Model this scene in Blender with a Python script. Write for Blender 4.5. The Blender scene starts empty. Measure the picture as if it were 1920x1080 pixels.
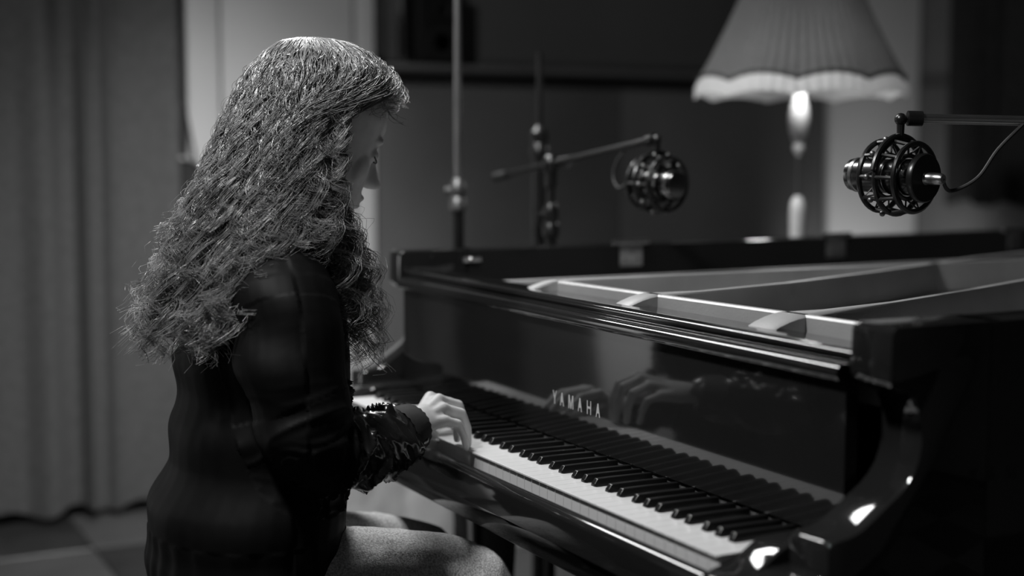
import bpy, bmesh, math, random
import numpy as np
from mathutils import Vector, Matrix, noise

random.seed(7)
rng = np.random.default_rng(7)
SC = bpy.context.scene
COL = SC.collection
PI = math.pi

# ------------------------------------------------------------------ camera
cam_d = bpy.data.cameras.new('camera')
cam = bpy.data.objects.new('camera', cam_d)
COL.objects.link(cam)
cam_d.sensor_width = 36.0
cam_d.lens = 50.0
cam_d.clip_start = 0.05
CAM = Vector((1.9546, -0.9695, 1.2061))
F_ = Vector((-0.8837, 0.4586, -0.0937)).normalized()
R_ = F_.cross(Vector((0, 0, 1))).normalized()
U_ = R_.cross(F_)
m = Matrix.Identity(4)
for i in range(3):
    m[i][0], m[i][1], m[i][2], m[i][3] = R_[i], U_[i], -F_[i], CAM[i]
cam.matrix_world = m
cam_d.dof.use_dof = True
cam_d.dof.focus_distance = 2.11
cam_d.dof.aperture_fstop = 1.6
SC.camera = cam

# ------------------------------------------------------------------ world, lights, exposure
w = bpy.data.worlds.new('world')
SC.world = w
w.use_nodes = True
w.node_tree.nodes['Background'].inputs[0].default_value = (1, 1, 1, 1)
w.node_tree.nodes['Background'].inputs[1].default_value = 0.006
SC.view_settings.view_transform = 'Standard'
SC.view_settings.look = 'None'
SC.view_settings.gamma = 1.0
SC.view_settings.exposure = 0.0
SC.view_settings.use_curve_mapping = False


def lamp_area(name, loc, target, size, power, size_y=None, spread=PI):
    d = bpy.data.lights.new(name, 'AREA')
    d.shape = 'RECTANGLE' if size_y else 'DISK'
    d.size = size
    if size_y:
        d.size_y = size_y
    d.energy = power
    d.spread = spread
    o = bpy.data.objects.new(name, d)
    COL.objects.link(o)
    o.location = loc
    o.rotation_euler = (Vector(target) - Vector(loc)).to_track_quat('-Z', 'Y').to_euler()
    return o


strip = lamp_area('studio_strip_light', (-1.22, 0.06, 2.35), (0, 0, 0), 1.5, 27, size_y=.26, spread=2.35)
strip.rotation_euler = (0, -.15, 0)
lamp_area('studio_ceiling_light', (0.34, -1.20, 2.70), (0.05, -0.1, 0.8), 0.24, 46)
lamp_area('added_door_wash', (-1.1, 0.50, 2.72), (-2.95, 0.36, 0.50), 0.4, 3.2, spread=.8)  # added lamp without a fixture, brightens the door
lamp_area('added_wall_wash', (-1.9, -2.1, 2.66), (-2.95, -2.05, 0.4), 0.4, 30, spread=1.1)  # also added, brightens the pale wall panel mirrored in the fallboard

# ------------------------------------------------------------------ helpers


class MB:
    """collects vertices and faces of one mesh"""

    def __init__(s):
        s.V = []
        s.F = []

    def raw(s, V, F):
        b = len(s.V)
        s.V += [tuple(v) for v in V]
        s.F += [tuple(b + i for i in f) for f in F]
        return s

    def box(s, x0, x1, y0, y1, z0, z1):
        V = [(x, y, z) for x in (x0, x1) for y in (y0, y1) for z in (z0, z1)]
        return s.raw(V, [(0, 1, 3, 2), (4, 6, 7, 5), (0, 4, 5, 1), (2, 3, 7, 6), (0, 2, 6, 4), (1, 5, 7, 3)])

    def prism(s, prof, a0, a1, axis='x'):
        """prof: list of 2-D points; axis x -> (y,z), axis y -> (x,z), axis z -> (x,y)"""
        n = len(prof)

        def P(p, a):
            return {'x': (a, p[0], p[1]), 'y': (p[0], a, p[1]), 'z': (p[0], p[1], a)}[axis]
        V = [P(p, a0) for p in prof] + [P(p, a1) for p in prof]
        Fc = [(i, (i + 1) % n, n + (i + 1) % n, n + i) for i in range(n)]
        Fc += [tuple(range(n - 1, -1, -1)), tuple(range(n, 2 * n))]
        return s.raw(V, Fc)

    def loft(s, rings, caps=True, closed=True):
        n = len(rings[0])
        V = [p for r in rings for p in r]
        Fc = []
        for k in range(len(rings) - 1):
            for i in range(n if closed else n - 1):
                j = (i + 1) % n
                Fc.append((k * n + i, k * n + j, (k + 1) * n + j, (k + 1) * n + i))
        if caps:
            Fc += [tuple(range(n - 1, -1, -1)), tuple(range((len(rings) - 1) * n, len(rings) * n))]
        return s.raw(V, Fc)

    def tube(s, pts, rad, sides=8, caps=True, flat=1.0):
        pts = [Vector(p) for p in pts]
        if not hasattr(rad, '__len__'):
            rad = [rad] * len(pts)
        up = None
        rings = []
        for k, p in enumerate(pts):
            t = (pts[min(k + 1, len(pts) - 1)] - pts[max(k - 1, 0)])
            if t.length < 1e-9:
                t = Vector((0, 0, 1))
            t.normalize()
            if up is None:
                up = Vector((0, 0, 1)) if abs(t.z) < .9 else Vector((1, 0, 0))
            up = (up - t * up.dot(t))
            if up.length < 1e-6:
                up = t.orthogonal()
            up.normalize()
            sd = t.cross(up)
            rings.append([p + (up * math.sin(a) + sd * math.cos(a) * flat) * rad[k]
                          for a in [2 * PI * i / sides for i in range(sides)]])
        return s.loft(rings, caps)

    def lathe(s, c, prof, seg=24, axis=(0, 0, 1), caps=True):
        ax = Vector(axis).normalized()
        u = ax.orthogonal().normalized()
        v = ax.cross(u)
        c = Vector(c)
        return s.loft([[c + ax * z + (u * math.cos(2 * PI * i / seg) + v * math.sin(2 * PI * i / seg)) * r
                        for i in range(seg)] for r, z in prof], caps)

    def ball(s, c, r, seg=16, rin=10, rot=None):
        c = Vector(c)
        if not hasattr(r, '__len__'):
            r = (r, r, r)
        rings = []
        for k in range(rin + 1):
            th = PI * (k + .02) / (rin + .04)
            ring = []
            for i in range(seg):
                a = 2 * PI * i / seg
                p = Vector((r[0] * math.sin(th) * math.cos(a), r[1] * math.sin(th) * math.sin(a), -r[2] * math.cos(th)))
                if rot is not None:
                    p = rot @ p
                ring.append(c + p)
            rings.append(ring)
        return s.loft(rings)

    def torus(s, c, axis, R, r, seg=40, sides=8):
        ax = Vector(axis).normalized()
        u = ax.orthogonal().normalized()
        v = ax.cross(u)
        c = Vector(c)
        rings = []
        for i in range(seg + 1):
            a = 2 * PI * i / seg
            d = u * math.cos(a) + v * math.sin(a)
            rings.append([c + d * (R + r * math.cos(b)) + ax * r * math.sin(b)
                          for b in [2 * PI * k / sides for k in range(sides)]])
        return s.loft(rings, False)

    def mesh(s, name):
        me = bpy.data.meshes.new(name)
        me.from_pydata([tuple(v) for v in s.V], [], s.F)
        me.update()
        return me


def finish(me, smooth=True, bevel=0.0, segs=2, angle=35, clean=True):
    bm = bmesh.new()
    bm.from_mesh(me)
    if clean:
        bmesh.ops.remove_doubles(bm, verts=bm.verts, dist=1e-6)
        bmesh.ops.recalc_face_normals(bm, faces=bm.faces)
    if bevel:
        es = [e for e in bm.edges if len(e.link_faces) == 2 and e.calc_face_angle(0) > math.radians(30)]
        bmesh.ops.bevel(bm, geom=es, offset=bevel, segments=segs, profile=.5, affect='EDGES', clamp_overlap=True)
    bm.to_mesh(me)
    bm.free()
    if smooth:
        me.polygons.foreach_set('use_smooth', [True] * len(me.polygons))
        me.set_sharp_from_angle(angle=math.radians(angle))
    return me


def link(name, me, mat, parent=None, loc=None):
    o = bpy.data.objects.new(name, me)
    COL.objects.link(o)
    if mat is not None and me is not None and len(me.materials) == 0:
        me.materials.append(mat)
    if parent is not None:
        o.parent = parent
        o.matrix_parent_inverse = INV.get(parent.name, Matrix.Identity(4))
    if loc is not None:
        o.location = loc
    return o


INV = {}


def obj(name, mb, mat, parent=None, smooth=True, bevel=0.0, segs=2, angle=35, loc=None):
    return link(name, finish(mb.mesh(name), smooth, bevel, segs, angle), mat, parent, loc)


def tag(o, label=None, cat=None, group=None, kind=None):
    if label:
        o['label'] = label
    if cat:
        o['category'] = cat
    if group:
        o['group'] = group
    if kind:
        o['kind'] = kind
    return o


def thing(name, loc, label, cat, group=None):
    o = bpy.data.objects.new(name, None)
    COL.objects.link(o)
    o.empty_display_size = .05
    o.location = loc
    INV[o.name] = Matrix.Translation(-Vector(loc))
    return tag(o, label, cat, group)


def mat(name, col, rough=.5, metal=0.0, spec=.5, coat=0.0, nscale=0, namt=.0, bump=0.0, bscale=None,
        sheen=0.0, stretch=(1, 1, 1), trans=0.0, coat_rough=.03, wave=None):
    M = bpy.data.materials.new(name)
    M.use_nodes = True
    nt = M.node_tree
    b = nt.nodes['Principled BSDF']
    c = (col, col, col, 1) if not hasattr(col, '__len__') else (*col, 1)
    b.inputs['Base Color'].default_value = c
    b.inputs['Roughness'].default_value = rough
    b.inputs['Metallic'].default_value = metal
    b.inputs['Specular IOR Level'].default_value = spec
    b.inputs['Coat Weight'].default_value = coat
    b.inputs['Coat Roughness'].default_value = coat_rough
    b.inputs['Sheen Weight'].default_value = sheen
    b.inputs['Transmission Weight'].default_value = trans
    tc = nt.nodes.new('ShaderNodeTexCoord')
    mp = nt.nodes.new('ShaderNodeMapping')
    mp.inputs['Scale'].default_value = stretch
    nt.links.new(tc.outputs['Object'], mp.inputs['Vector'])
    if nscale:
        nz = nt.nodes.new('ShaderNodeTexNoise')
        nz.inputs['Scale'].default_value = nscale
        nz.inputs['Detail'].default_value = 4
        nt.links.new(mp.outputs['Vector'], nz.inputs['Vector'])
        rp = nt.nodes.new('ShaderNodeMapRange')
        rp.inputs['From Min'].default_value = .3
        rp.inputs['From Max'].default_value = .7
        rp.inputs['To Min'].default_value = max(c[0] * (1 - namt), 0)
        rp.inputs['To Max'].default_value = c[0] * (1 + namt)
        nt.links.new(nz.outputs['Fac'], rp.inputs['Value'])
        nt.links.new(rp.outputs['Result'], b.inputs['Base Color'])
    if bump:
        n2 = nt.nodes.new('ShaderNodeTexNoise')
        n2.inputs['Scale'].default_value = bscale or 60
        n2.inputs['Detail'].default_value = 3
        nt.links.new(mp.outputs['Vector'], n2.inputs['Vector'])
        bp = nt.nodes.new('ShaderNodeBump')
        bp.inputs['Strength'].default_value = bump
        bp.inputs['Distance'].default_value = .002
        nt.links.new(n2.outputs['Fac'], bp.inputs['Height'])
        nt.links.new(bp.outputs['Normal'], b.inputs['Normal'])
    return M


M = dict(
    lacquer=mat('black_lacquer', .012, .07, nscale=3, namt=.2, coat=.4, coat_rough=.03),
    lacquer_satin=mat('black_satin', .006, .3, nscale=5, namt=.2),
    ivory=mat('white_key', .62, .25, nscale=6, namt=.03, coat=.2),
    ebony=mat('black_key', .006, .28, nscale=30, namt=.2),
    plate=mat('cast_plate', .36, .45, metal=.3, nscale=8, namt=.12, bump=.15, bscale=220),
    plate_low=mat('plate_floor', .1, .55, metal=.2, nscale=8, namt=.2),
    soundboard=mat('soundboard_wood', .25, .5, nscale=4, namt=.25, stretch=(30, 1, 1)),
    string=mat('steel_string', .5, .3, metal=1, nscale=20, namt=.1),
    felt=mat('felt', .03, .95, nscale=90, namt=.3, sheen=.2),
    chrome=mat('brushed_metal', .55, .28, metal=1, nscale=20, namt=.1),
    steel=mat('dull_metal', .2, .4, metal=.9, nscale=20, namt=.15),
    letter=mat('inlaid_letter', .75, .35, metal=.6, nscale=40, namt=.05),
    letter_dim=mat('side_letter', .035, .4, metal=.3, nscale=40, namt=.05),
    gear=mat('black_enamel', .008, .3, nscale=25, namt=.3),
    rubber=mat('rubber', .012, .6, nscale=40, namt=.3),
    micbody=mat('microphone_metal', .16, .22, metal=1, nscale=14, namt=.1),
    skin=mat('skin', .66, .5, nscale=60, namt=.06, bump=.08, bscale=300),
    brow=mat('brow_hair', .03, .7, nscale=120, namt=.4),
    jacket=mat('satin_jacket', .004, .6, spec=.12, nscale=24, namt=.3, bump=.05, bscale=90),
    sleeve_lit=mat('satin_jacket_lit', .010, .2, spec=1.0, nscale=24, namt=.3, bump=.12, bscale=70),  # jacket satin again, forearm light put in as a lighter, glossier finish
    rib=mat('ribbed_knit', .007, .8, nscale=60, namt=.4),
    denim=mat('grey_denim', .55, .9, spec=.1, nscale=330, namt=.5, bump=.5, bscale=420, sheen=.25),
    shoe=mat('shoe_leather', .02, .4, nscale=20, namt=.3),
    curtain=mat('curtain_cloth', .10, .9, spec=.1, nscale=40, namt=.12, bump=.2, bscale=300, sheen=.1),
    darkcurtain=mat('dark_curtain', .035, .9, spec=.1, nscale=30, namt=.2, bump=.2, bscale=200),
    doorpaint=mat('door_paint', .62, .5, nscale=3, namt=.04, bump=.05, bscale=40),
    wallpaint=mat('wall_paint_light', .6, .8, nscale=2, namt=.05),
    walldark=mat('wall_panel_dark', .135, .45, nscale=1.3, namt=.2),
    walldarker=mat('wall_upper_dark', .11, .6, nscale=1.5, namt=.2),
    glass=mat('window_glass', .10, .04, spec=.6, nscale=1, namt=.1),
    frame=mat('frame_paint', .05, .5, nscale=12, namt=.2),
    ceil=mat('ceiling_paint', .25, .9, nscale=2, namt=.1),
    tile_l=mat('tile_light', .065, .6, nscale=5, namt=.2),
    tile_d=mat('tile_dark', .03, .3, nscale=5, namt=.3),
    grout=mat('grout', .02, .9, nscale=30, namt=.3),
    cloth=mat('packing_cloth', .26, .8, nscale=10, namt=.15, bump=.2, bscale=120, sheen=.2),
    shade=mat('shade_fabric', .13, .9, spec=.1, nscale=60, namt=.1, bump=.2, bscale=200),
    trim=mat('shade_trim', .72, .9, spec=.1, nscale=60, namt=.05),
    shadeband=mat('shade_band', .05, .8, nscale=60, namt=.2),
    turned=mat('turned_wood_cream', .6, .35, nscale=8, namt=.1, coat=.2),
    turned_d=mat('turned_wood_dark', .05, .4, nscale=8, namt=.3),
    paper=mat('bulb_glass', .8, .4, nscale=5, namt=.02),
)

# hair: anisotropic looking strand
hm = mat('hair_strand', .20, .27, spec=1.0, nscale=18, namt=.5)
M['hair'] = hm
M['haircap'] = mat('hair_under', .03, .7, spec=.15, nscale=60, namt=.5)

# lampshade and trim let some light through
for k, t in (('shade', .2), ('trim', .5)):
    nt = M[k].node_tree
    b = nt.nodes['Principled BSDF']
    tr = nt.nodes.new('ShaderNodeBsdfTranslucent')
    tr.inputs[0].default_value = (.7, .7, .7, 1)
    mx = nt.nodes.new('ShaderNodeMixShader')
    mx.inputs[0].default_value = t
    nt.links.new(b.outputs[0], mx.inputs[1])
    nt.links.new(tr.outputs[0], mx.inputs[2])
    nt.links.new(mx.outputs[0], nt.nodes['Material Output'].inputs['Surface'])

# ------------------------------------------------------------------ room
XB, YR, XF, YL, ZC = -2.95, 3.62, 3.6, -3.2, 2.8


def struct(name, mb, mt, parent=None, bevel=0.0, label=None):
    o = obj(name, mb, mt, parent, bevel=bevel)
    if parent is None:
        o['kind'] = 'structure'
    if label:
        o['label'] = label
    return o


fl = struct('floor', MB().box(XB, XF, YL, YR, -.06, -.006), M['grout'], label='floor of light and dark square tiles')
TS = .5
tme = [finish(MB().box(-TS / 2 + .003, TS / 2 - .003, -TS / 2 + .003, TS / 2 - .003, -.008, 0).mesh('tile'), True, .002, 1)
       for _ in range(2)]
tme[0].materials.append(M['tile_l'])
tme[1].materials.append(M['tile_d'])
nx, ny = int((XF - XB) / TS), int((YR - YL) / TS)
for i in range(nx):
    for j in range(ny):
        link('tile', tme[(i + j) % 2], None, fl, (XB + .02 + (i + .5) * TS, YL + .06 + (j + .5) * TS, 0))

struct('ceiling', MB().box(XB - .1, XF + .1, YL - .1, YR + .1, ZC, ZC + .08), M['ceil'], label='dark studio ceiling')
wb = struct('wall_back', MB().box(XB - .1, XB, YL - .1, YR + .1, -.06, ZC), M['walldarker'], label='dark back wall behind the piano')
struct('wall_right', MB().box(XB, XF, YR, YR + .1, -.06, ZC), M['walldarker'], label='dark side wall beyond the lamp')
struct('wall_left', MB().box(XB, XF, YL - .1, YL, -.06, ZC), M['walldarker'], label='dark wall behind the pianist')
struct('wall_front', MB().box(XF, XF + .1, YL - .1, YR + .1, -.06, ZC), M['ceil'], label='grey wall behind the camera')

# lower dado panels of the back wall, each a panel with its own joint
def panel(name, y0, y1, z0, z1, mt, th=.03, parent=wb, bev=.004):
    return obj(name, MB().box(XB, XB + th, y0, y1, z0, z1), mt, parent, bevel=bev)


panel('wall_panel', 1.0, 2.05, 0, 1.52, M['walldark'])
panel('wall_panel', 2.055, 3.08, 0, 1.52, M['walldark'])
panel('wall_panel', -1.62, -.98, 0, 2.6, M['frame'])
panel('wall_panel', -2.40, -1.64, 0, 2.6, M['wallpaint'])
panel('wall_panel', -3.2, -2.41, 0, 2.6, M['frame'])
panel('pilaster', 3.10, 3.60, 0, 2.7, M['wallpaint'], th=.05)
obj('ledge', MB().box(XB, XB + .16, 1.0, 3.08, 1.508, 1.53), M['walldarker'], wb, bevel=.004)

# control room window above the ledge
wn = tag(obj('window_1', MB().box(XB + .004, XB + .012, 1.02, 3.06, 1.55, 2.5), M['glass']), 'dark control room window above the ledge', kind='structure')
for (a, b_, c, d) in ((1.0, 1.04, 1.53, 2.54), (3.04, 3.08, 1.53, 2.54), (1.0, 3.08, 2.5, 2.54), (1.0, 3.08, 1.53, 1.56)):
    obj('window_frame', MB().box(XB, XB + .035, a, b_, c, d), M['frame'], wn, bevel=.003)

# white door
dr = tag(obj('door_1', MB().box(XB, XB + .045, .425, .905, 0, 2.25), M['doorpaint'], bevel=.003), 'plain white door lit from above behind the pianist', kind='structure')
for (y0, y1, z0, z1) in ((.30, .412, 0, 2.32), (.918, .985, 0, 2.32), (.30, .985, 2.262, 2.34)):
    obj('door_frame', MB().box(XB, XB + .06, y0, y1, z0, z1), M['doorpaint'], dr, bevel=.004)
hd = MB().lathe((XB + .045, .47, 1.02), [(.025, 0), (.025, .008), (.01, .01), (.01, .05)], 16, (1, 0, 0))
hd.tube([(XB + .092, .47, 1.02), (XB + .097, .50, 1.02), (XB + .097, .59, 1.02)], .009, 8)
obj('door_handle', hd, M['steel'], dr)

# right wall: lower panel and dark drapes
wr = bpy.data.objects['wall_right']
obj('wall_panel', MB().box(-2.88, -1.2, YR - .03, YR, 0, 1.50), M['walldark'], wr, bevel=.004)
obj('wall_panel', MB().box(-1.19, .6, YR - .03, YR, 0, 1.50), M['walldark'], wr, bevel=.004)


def drape(name, p0, p1, z0, z1, amp, folds, mt, seed=0, label=None, cat='curtain', group=None, hem=.012):
    """a hanging curtain: folded sheet with thickness between two floor points"""
    r = random.Random(seed)
    p0, p1 = Vector((*p0, 0)), Vector((*p1, 0))
    d = (p1 - p0)
    L = d.length
    d.normalize()
    nrm = Vector((d.y, -d.x, 0))
    N = folds * 14
    ph = [r.uniform(0, 6.28) for _ in range(6)]
    levels = [0, .015, .25, .5, .75, 1]
    ringsF, ringsB = [], []
    for lv in levels:
        rf, rb = [], []
        for i in range(N + 1):
            s = i / N
            warp = s + .25 / folds * math.sin(2 * PI * s * folds * .37 + ph[0])
            a = amp * (.55 + .45 * math.sin(2 * PI * s * 2.3 + ph[1])) * (1 + .25 * (1 - lv))
            off = a * math.sin(2 * PI * warp * folds + ph[2]) + .3 * a * math.sin(2 * PI * warp * folds * 2.1 + ph[3] + lv)
            z = z0 + hem * math.sin(2 * PI * s * folds * .6 + ph[4]) * (1 - lv) + (z1 - z0) * lv
            p = p0 + d * (s * L + .01 * (1 - lv) * math.sin(9 * s + ph[5])) + nrm * off
            rf.append((p.x, p.y, z))
            q = p - nrm * .004
            rb.append((q.x, q.y, z))
        ringsF.append(rf + rb[::-1])
    mb = MB().loft(ringsF, True)
    o = obj(name, mb, mt, angle=60)
    return tag(o, label, cat, group)


drape('curtain', (-2.80, .245), (-2.84, -.97), .035, 2.72, .034, 9, M['curtain'], 3,
      'long grey pleated curtain hanging left of the white door')
drape('curtain', (-2.62, 3.50), (-1.55, 3.50), 1.0, 2.72, .03, 8, M['darkcurtain'], 5,
      'dark curtain high on the wall to the right of the lamp')
drape('curtain', (-2.90, 1.02), (-2.90, 1.09), 1.545, 2.6, .012, 2, M['curtain'], 8,
      'narrow pale curtain strip at the edge of the control room window', hem=.0)

# black loudspeaker on the ledge
sp = thing('loudspeaker', (-2.85, 1.215, 1.53), 'black loudspeaker box on the ledge of the dark window', 'loudspeaker')
obj('cabinet', MB().box(-2.94, -2.80, 1.115, 1.318, 1.531, 1.80), M['gear'], sp, bevel=.008)
for z, rr in ((1.61, .055), (1.73, .03)):
    obj('driver', MB().lathe((-2.80, 1.216, z), [(rr, 0), (rr, .004), (rr * .9, .005), (rr * .4, -.006), (.2 * rr, -.002), (.001, .001)], 20, (1, 0, 0)), M['rubber'], sp)

# bag hanging by the door
bg = thing('shoulder_bag', (-2.90, .262, .72), 'dark bag hanging between the curtain and the white door', 'bag')
bp_ = [(.262 + .078 * math.cos(a), 1.12 + .07 * math.sin(a)) for a in [PI * i / 12 for i in range(13)]] + [(.184, .80), (.20, .74), (.25, .72), (.32, .74), (.34, .80)]
obj('pouch', MB().prism(bp_, -2.886, -2.862, 'x'), M['felt'], bg, bevel=.008, segs=3)
obj('flap_edge', MB().tube([(-2.862, .262 + .079 * math.cos(a), 1.12 + .071 * math.sin(a)) for a in [PI * i / 14 for i in range(15)]], .007, 8), M['steel'], bg)
obj('strap', MB().tube([(-2.875, .20, 1.15), (-2.878, .235, 1.35), (-2.878, .262, 1.45), (-2.878, .29, 1.35), (-2.875, .325, 1.15)], .004, 6), M['rubber'], bg)
obj('hook', MB().tube([(-2.885, .262, 1.445), (-2.866, .262, 1.44), (-2.862, .262, 1.455)], .004, 6), M['steel'], bg)

# crumpled cloth on the floor beyond the piano
cv, cf = [], []
N1, N2 = 46, 40
for i in range(N1):
    for j in range(N2):
        u, v = i / (N1 - 1), j / (N2 - 1)
        x = -2.78 + .95 * u
        y = .55 + .85 * v
        e = min(u, 1 - u, v, 1 - v)
        n1 = noise.noise(Vector((x * 4, y * 6, 1.7)))
        n2 = 1 - abs(noise.noise(Vector((x * 7 + n1, y * 5, 4.2))))
        z = .012 + (.16 * max(n1 + .25, 0) + .17 * n2 ** 4) * min(1, e * 6)
        cv.append((x + .04 * n1, y + .05 * n2, z))
for i in range(N1 - 1):
    for j in range(N2 - 1):
        a = i * N2 + j
        cf.append((a, a + N2, a + N2 + 1, a + 1))
mbc = MB().raw(cv, cf)
mbc.raw([(x, y, max(z - .010, .001)) for x, y, z in cv], [f[::-1] for f in cf])
ob = obj('packing_cloth', mbc, M['cloth'], angle=80)
tag(ob, 'crumpled light grey cloth lying on the floor beyond the piano', 'cloth')

# ------------------------------------------------------------------ grand piano
KT = .735
KW = .0235
piano = thing('grand_piano', (0, .8, 0), 'glossy black grand piano with its lid taken off', 'piano')
XI0, XI1, XO0, XO1 = -.686, .667, -.745, .737
RT = 1.011

# outer rim
rim_pts = [(XO1, .30), (XO1, .42), (.733, .55), (.715, .70), (.668, .87), (.59, 1.03), (.48, 1.19), (.36, 1.35), (.25, 1.52),
           (.16, 1.70), (.07, 1.87), (-.05, 2.04), (-.2, 2.17), (-.37, 2.235), (-.54, 2.21), (-.67, 2.10), (-.735, 1.93), (XO0, 1.72), (XO0, 1.2), (XO0, .7), (XO0, .30)]


def cr(pts, n=6):
    out = []
    for i in range(len(pts) - 1):
        p0, p1, p2, p3 = [np.array(pts[max(0, min(len(pts) - 1, k))]) for k in (i - 1, i, i + 1, i + 2)]
        for t in np.linspace(0, 1, n, endpoint=False):
            out.append(tuple(.5 * ((2 * p1) + (-p0 + p2) * t + (2 * p0 - 5 * p1 + 4 * p2 - p3) * t * t + (-p0 + 3 * p1 - 3 * p2 + p3) * t ** 3)))
    out.append(tuple(pts[-1]))
    return out


outer = cr(rim_pts, 5)


def inset(path, dist):
    out = []
    for i, p in enumerate(path):
        a = Vector(path[max(i - 1, 0)])
        b = Vector(path[min(i + 1, len(path) - 1)])
        t = (b - a).normalized()
        nrm = Vector((-t.y, t.x))
        out.append((p[0] + nrm.x * dist, p[1] + nrm.y * dist))
    return out


def band(o, i, z0, z1, r=.004):
    """a solid band between an outer and an inner path with rounded top edges"""
    rings = []
    for (ox, oy), (ix, iy) in zip(o, i):
        d = Vector((ix - ox, iy - oy)).normalized() * r
        rings.append([(ox, oy, z0), (ox, oy, z1 - r), (ox + .3 * d.x, oy + .3 * d.y, z1 - .3 * r), (ox + d.x, oy + d.y, z1), (ix - d.x, iy - d.y, z1), (ix - .3 * d.x, iy - .3 * d.y, z1 - .3 * r), (ix, iy, z1 - r), (ix, iy, z0)])
    return MB().loft(rings, True)


inner = inset(outer, .066)
obj('rim', band(outer, inner, .665, RT), M['lacquer'], piano)
# soundboard and inner floor
inn2 = inset(outer, .06)
poly = [(x, y) for x, y in inn2]
obj('soundboard', MB().prism(poly, .872, .884, 'z'), M['soundboard'], piano, smooth=False)
obj('belly_frame', MB().prism(inset(outer, .03), .66, .69, 'z'), M['lacquer_satin'], piano, smooth=False)

# arms with the C-shaped scroll
arm_prof = [(.154, RT), (.149, RT - .004), (.147, 1.0), (.146, .952), (.149, .944), (.156, .938), (.172, .933), (.185, .925), (.192, .912), (.1955, .895), (.195, .87),
            (.192, .855), (.186, .841), (.177, .829), (.165, .818), (.150, .808), (.135, .798), (.120, .788), (.108, .7808), (.095, .7762), (.08, .7737), (.070, .772), (.0635, .769), (.061, .762),
            (.061, .64), (.064, .63), (.075, .627), (.32, .627), (.32, RT)]
obj('arm', MB().prism(arm_prof, XI1, XO1 - .0004, 'x'), M['lacquer'], piano, bevel=.0035, segs=2, angle=40)
obj('arm', MB().prism(arm_prof, XO0 + .0004, XI0, 'x'), M['lacquer'], piano, bevel=.0035, segs=2, angle=40)

# key bed, slip, cheeks
obj('key_bed', MB().box(XO0 + .004, XO1 - .004, -.012, .66, .627, .664), M['lacquer'], piano, bevel=.003)
slip = [(-.006, .668), (-.006, .7145), (-.008, .7165), (-.012, .7175), (-.020, .7165), (-.026, .712), (-.028, .705), (-.028, .668)]
obj('key_slip', MB().prism(slip, -.672, .655, 'x'), M['lacquer'], piano, angle=50)
cheek = [(-.026, .668), (-.026, .708), (-.022, .7165), (-.012, .7205), (.0, .7235), (.012, .7262), (.022, .730), (.030, .7342), (.040, .7406), (.050, .7470), (.058, .7505), (.070, .7527), (.09, .7535), (.15, .7535), (.15, .668)]
for a, b_ in ((.6125, XI1 - .001), (XI0 + .001, -.6125)):
    obj('cheek_block', MB().prism(cheek, a, b_, 'x'), M['lacquer'], piano, bevel=.002, angle=40)
obj('arm_foot', MB().prism([(-.020, .628), (-.020, .71), (-.014, .72), (.0, .726), (.03, .732), (.061, .735), (.061, .628)], XI1, XO1 - .002, 'x'), M['lacquer'], piano, bevel=.003, angle=40)
obj('arm_foot', MB().prism([(-.020, .628), (-.020, .71), (-.014, .72), (.0, .726), (.03, .732), (.061, .735), (.061, .628)], XO0 + .002, XI0, 'x'), M['lacquer'], piano, bevel=.003, angle=40)
obj('key_felt', MB().box(-.611, .611, .148, .160, .70, .7385), M['felt'], piano)

# fallboard with rolled lip and lettering
fbp = [(.1505, .745), (.150, .75), (.150, .937), (.146, .9375), (.139, .939), (.1355, .943), (.1345, .948), (.136, .9535), (.140, .957), (.147, .959), (.168, .959), (.170, .745)]
fb = obj('fallboard', MB().prism(fbp, -.676, .657, 'x'), M['lacquer'], piano, angle=50)
GL = {  # strokes of thickness in a unit box
    'Y': [[(0, 1), (.2, 1), (.5, .55), (.8, 1), (1, 1), (.59, .42), (.59, 0), (.41, 0), (.41, .42)]],
    'A': [[(0, 0), (.19, 0), (.3, .28), (.7, .28), (.81, 0), (1, 0), (.6, 1), (.4, 1)]],
    'M': [[(0, 0), (.17, 0), (.17, .68), (.42, 0), (.58, 0), (.83, .68), (.83, 0), (1, 0), (1, 1), (.78, 1), (.5, .3), (.22, 1), (0, 1)]],
    'H': [[(0, 0), (.18, 0), (.18, .42), (.82, .42), (.82, 0), (1, 0), (1, 1), (.82, 1), (.82, .58), (.18, .58), (.18, 1), (0, 1)]],
}


def letter(c, o, ux, uz, wd, h, dep, mt, parent):
    """one letter standing on the surface; o lower left corner, ux and uz unit vectors, dep along the normal"""
    o, ux, uz = Vector(o), Vector(ux), Vector(uz)
    nrm = ux.cross(uz)
    mb = MB()
    for pl in GL[c]:
        n = len(pl)
        f0 = [o + ux * (p[0] * wd) + uz * (p[1] * h) + nrm * -.0002 for p in pl]
        f1 = [q + nrm * dep for q in f0]
        mb.raw(f0 + f1, [(i, (i + 1) % n, n + (i + 1) % n, n + i) for i in range(n)] + [tuple(range(n - 1, -1, -1)), tuple(range(n, 2 * n))])
    obj('letter', mb, mt, parent, smooth=False)


for c, x in zip('YAMAHA', (-.0505, -.0265, .0025, .031, .0595, .0865)):
    wd = .0155 if c == 'M' else .0125
    letter(c, (x - wd / 2, .1499, .8005), (1, 0, 0), (0, 0, 1), wd, .0215, .0006, M['letter'], fb)
rimo = [o for o in bpy.data.objects if o.name == 'rim'][0]
for c, y in zip('YAMAHA', (.278, .308, .339, .371, .402, .433)):
    wd = .016 if c == 'M' else .013
    letter(c, (XO1 - .0002, y - wd / 2, .816), (0, 1, 0), (0, 0, 1), wd, .019, .0007, M['letter_dim'], piano)

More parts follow.
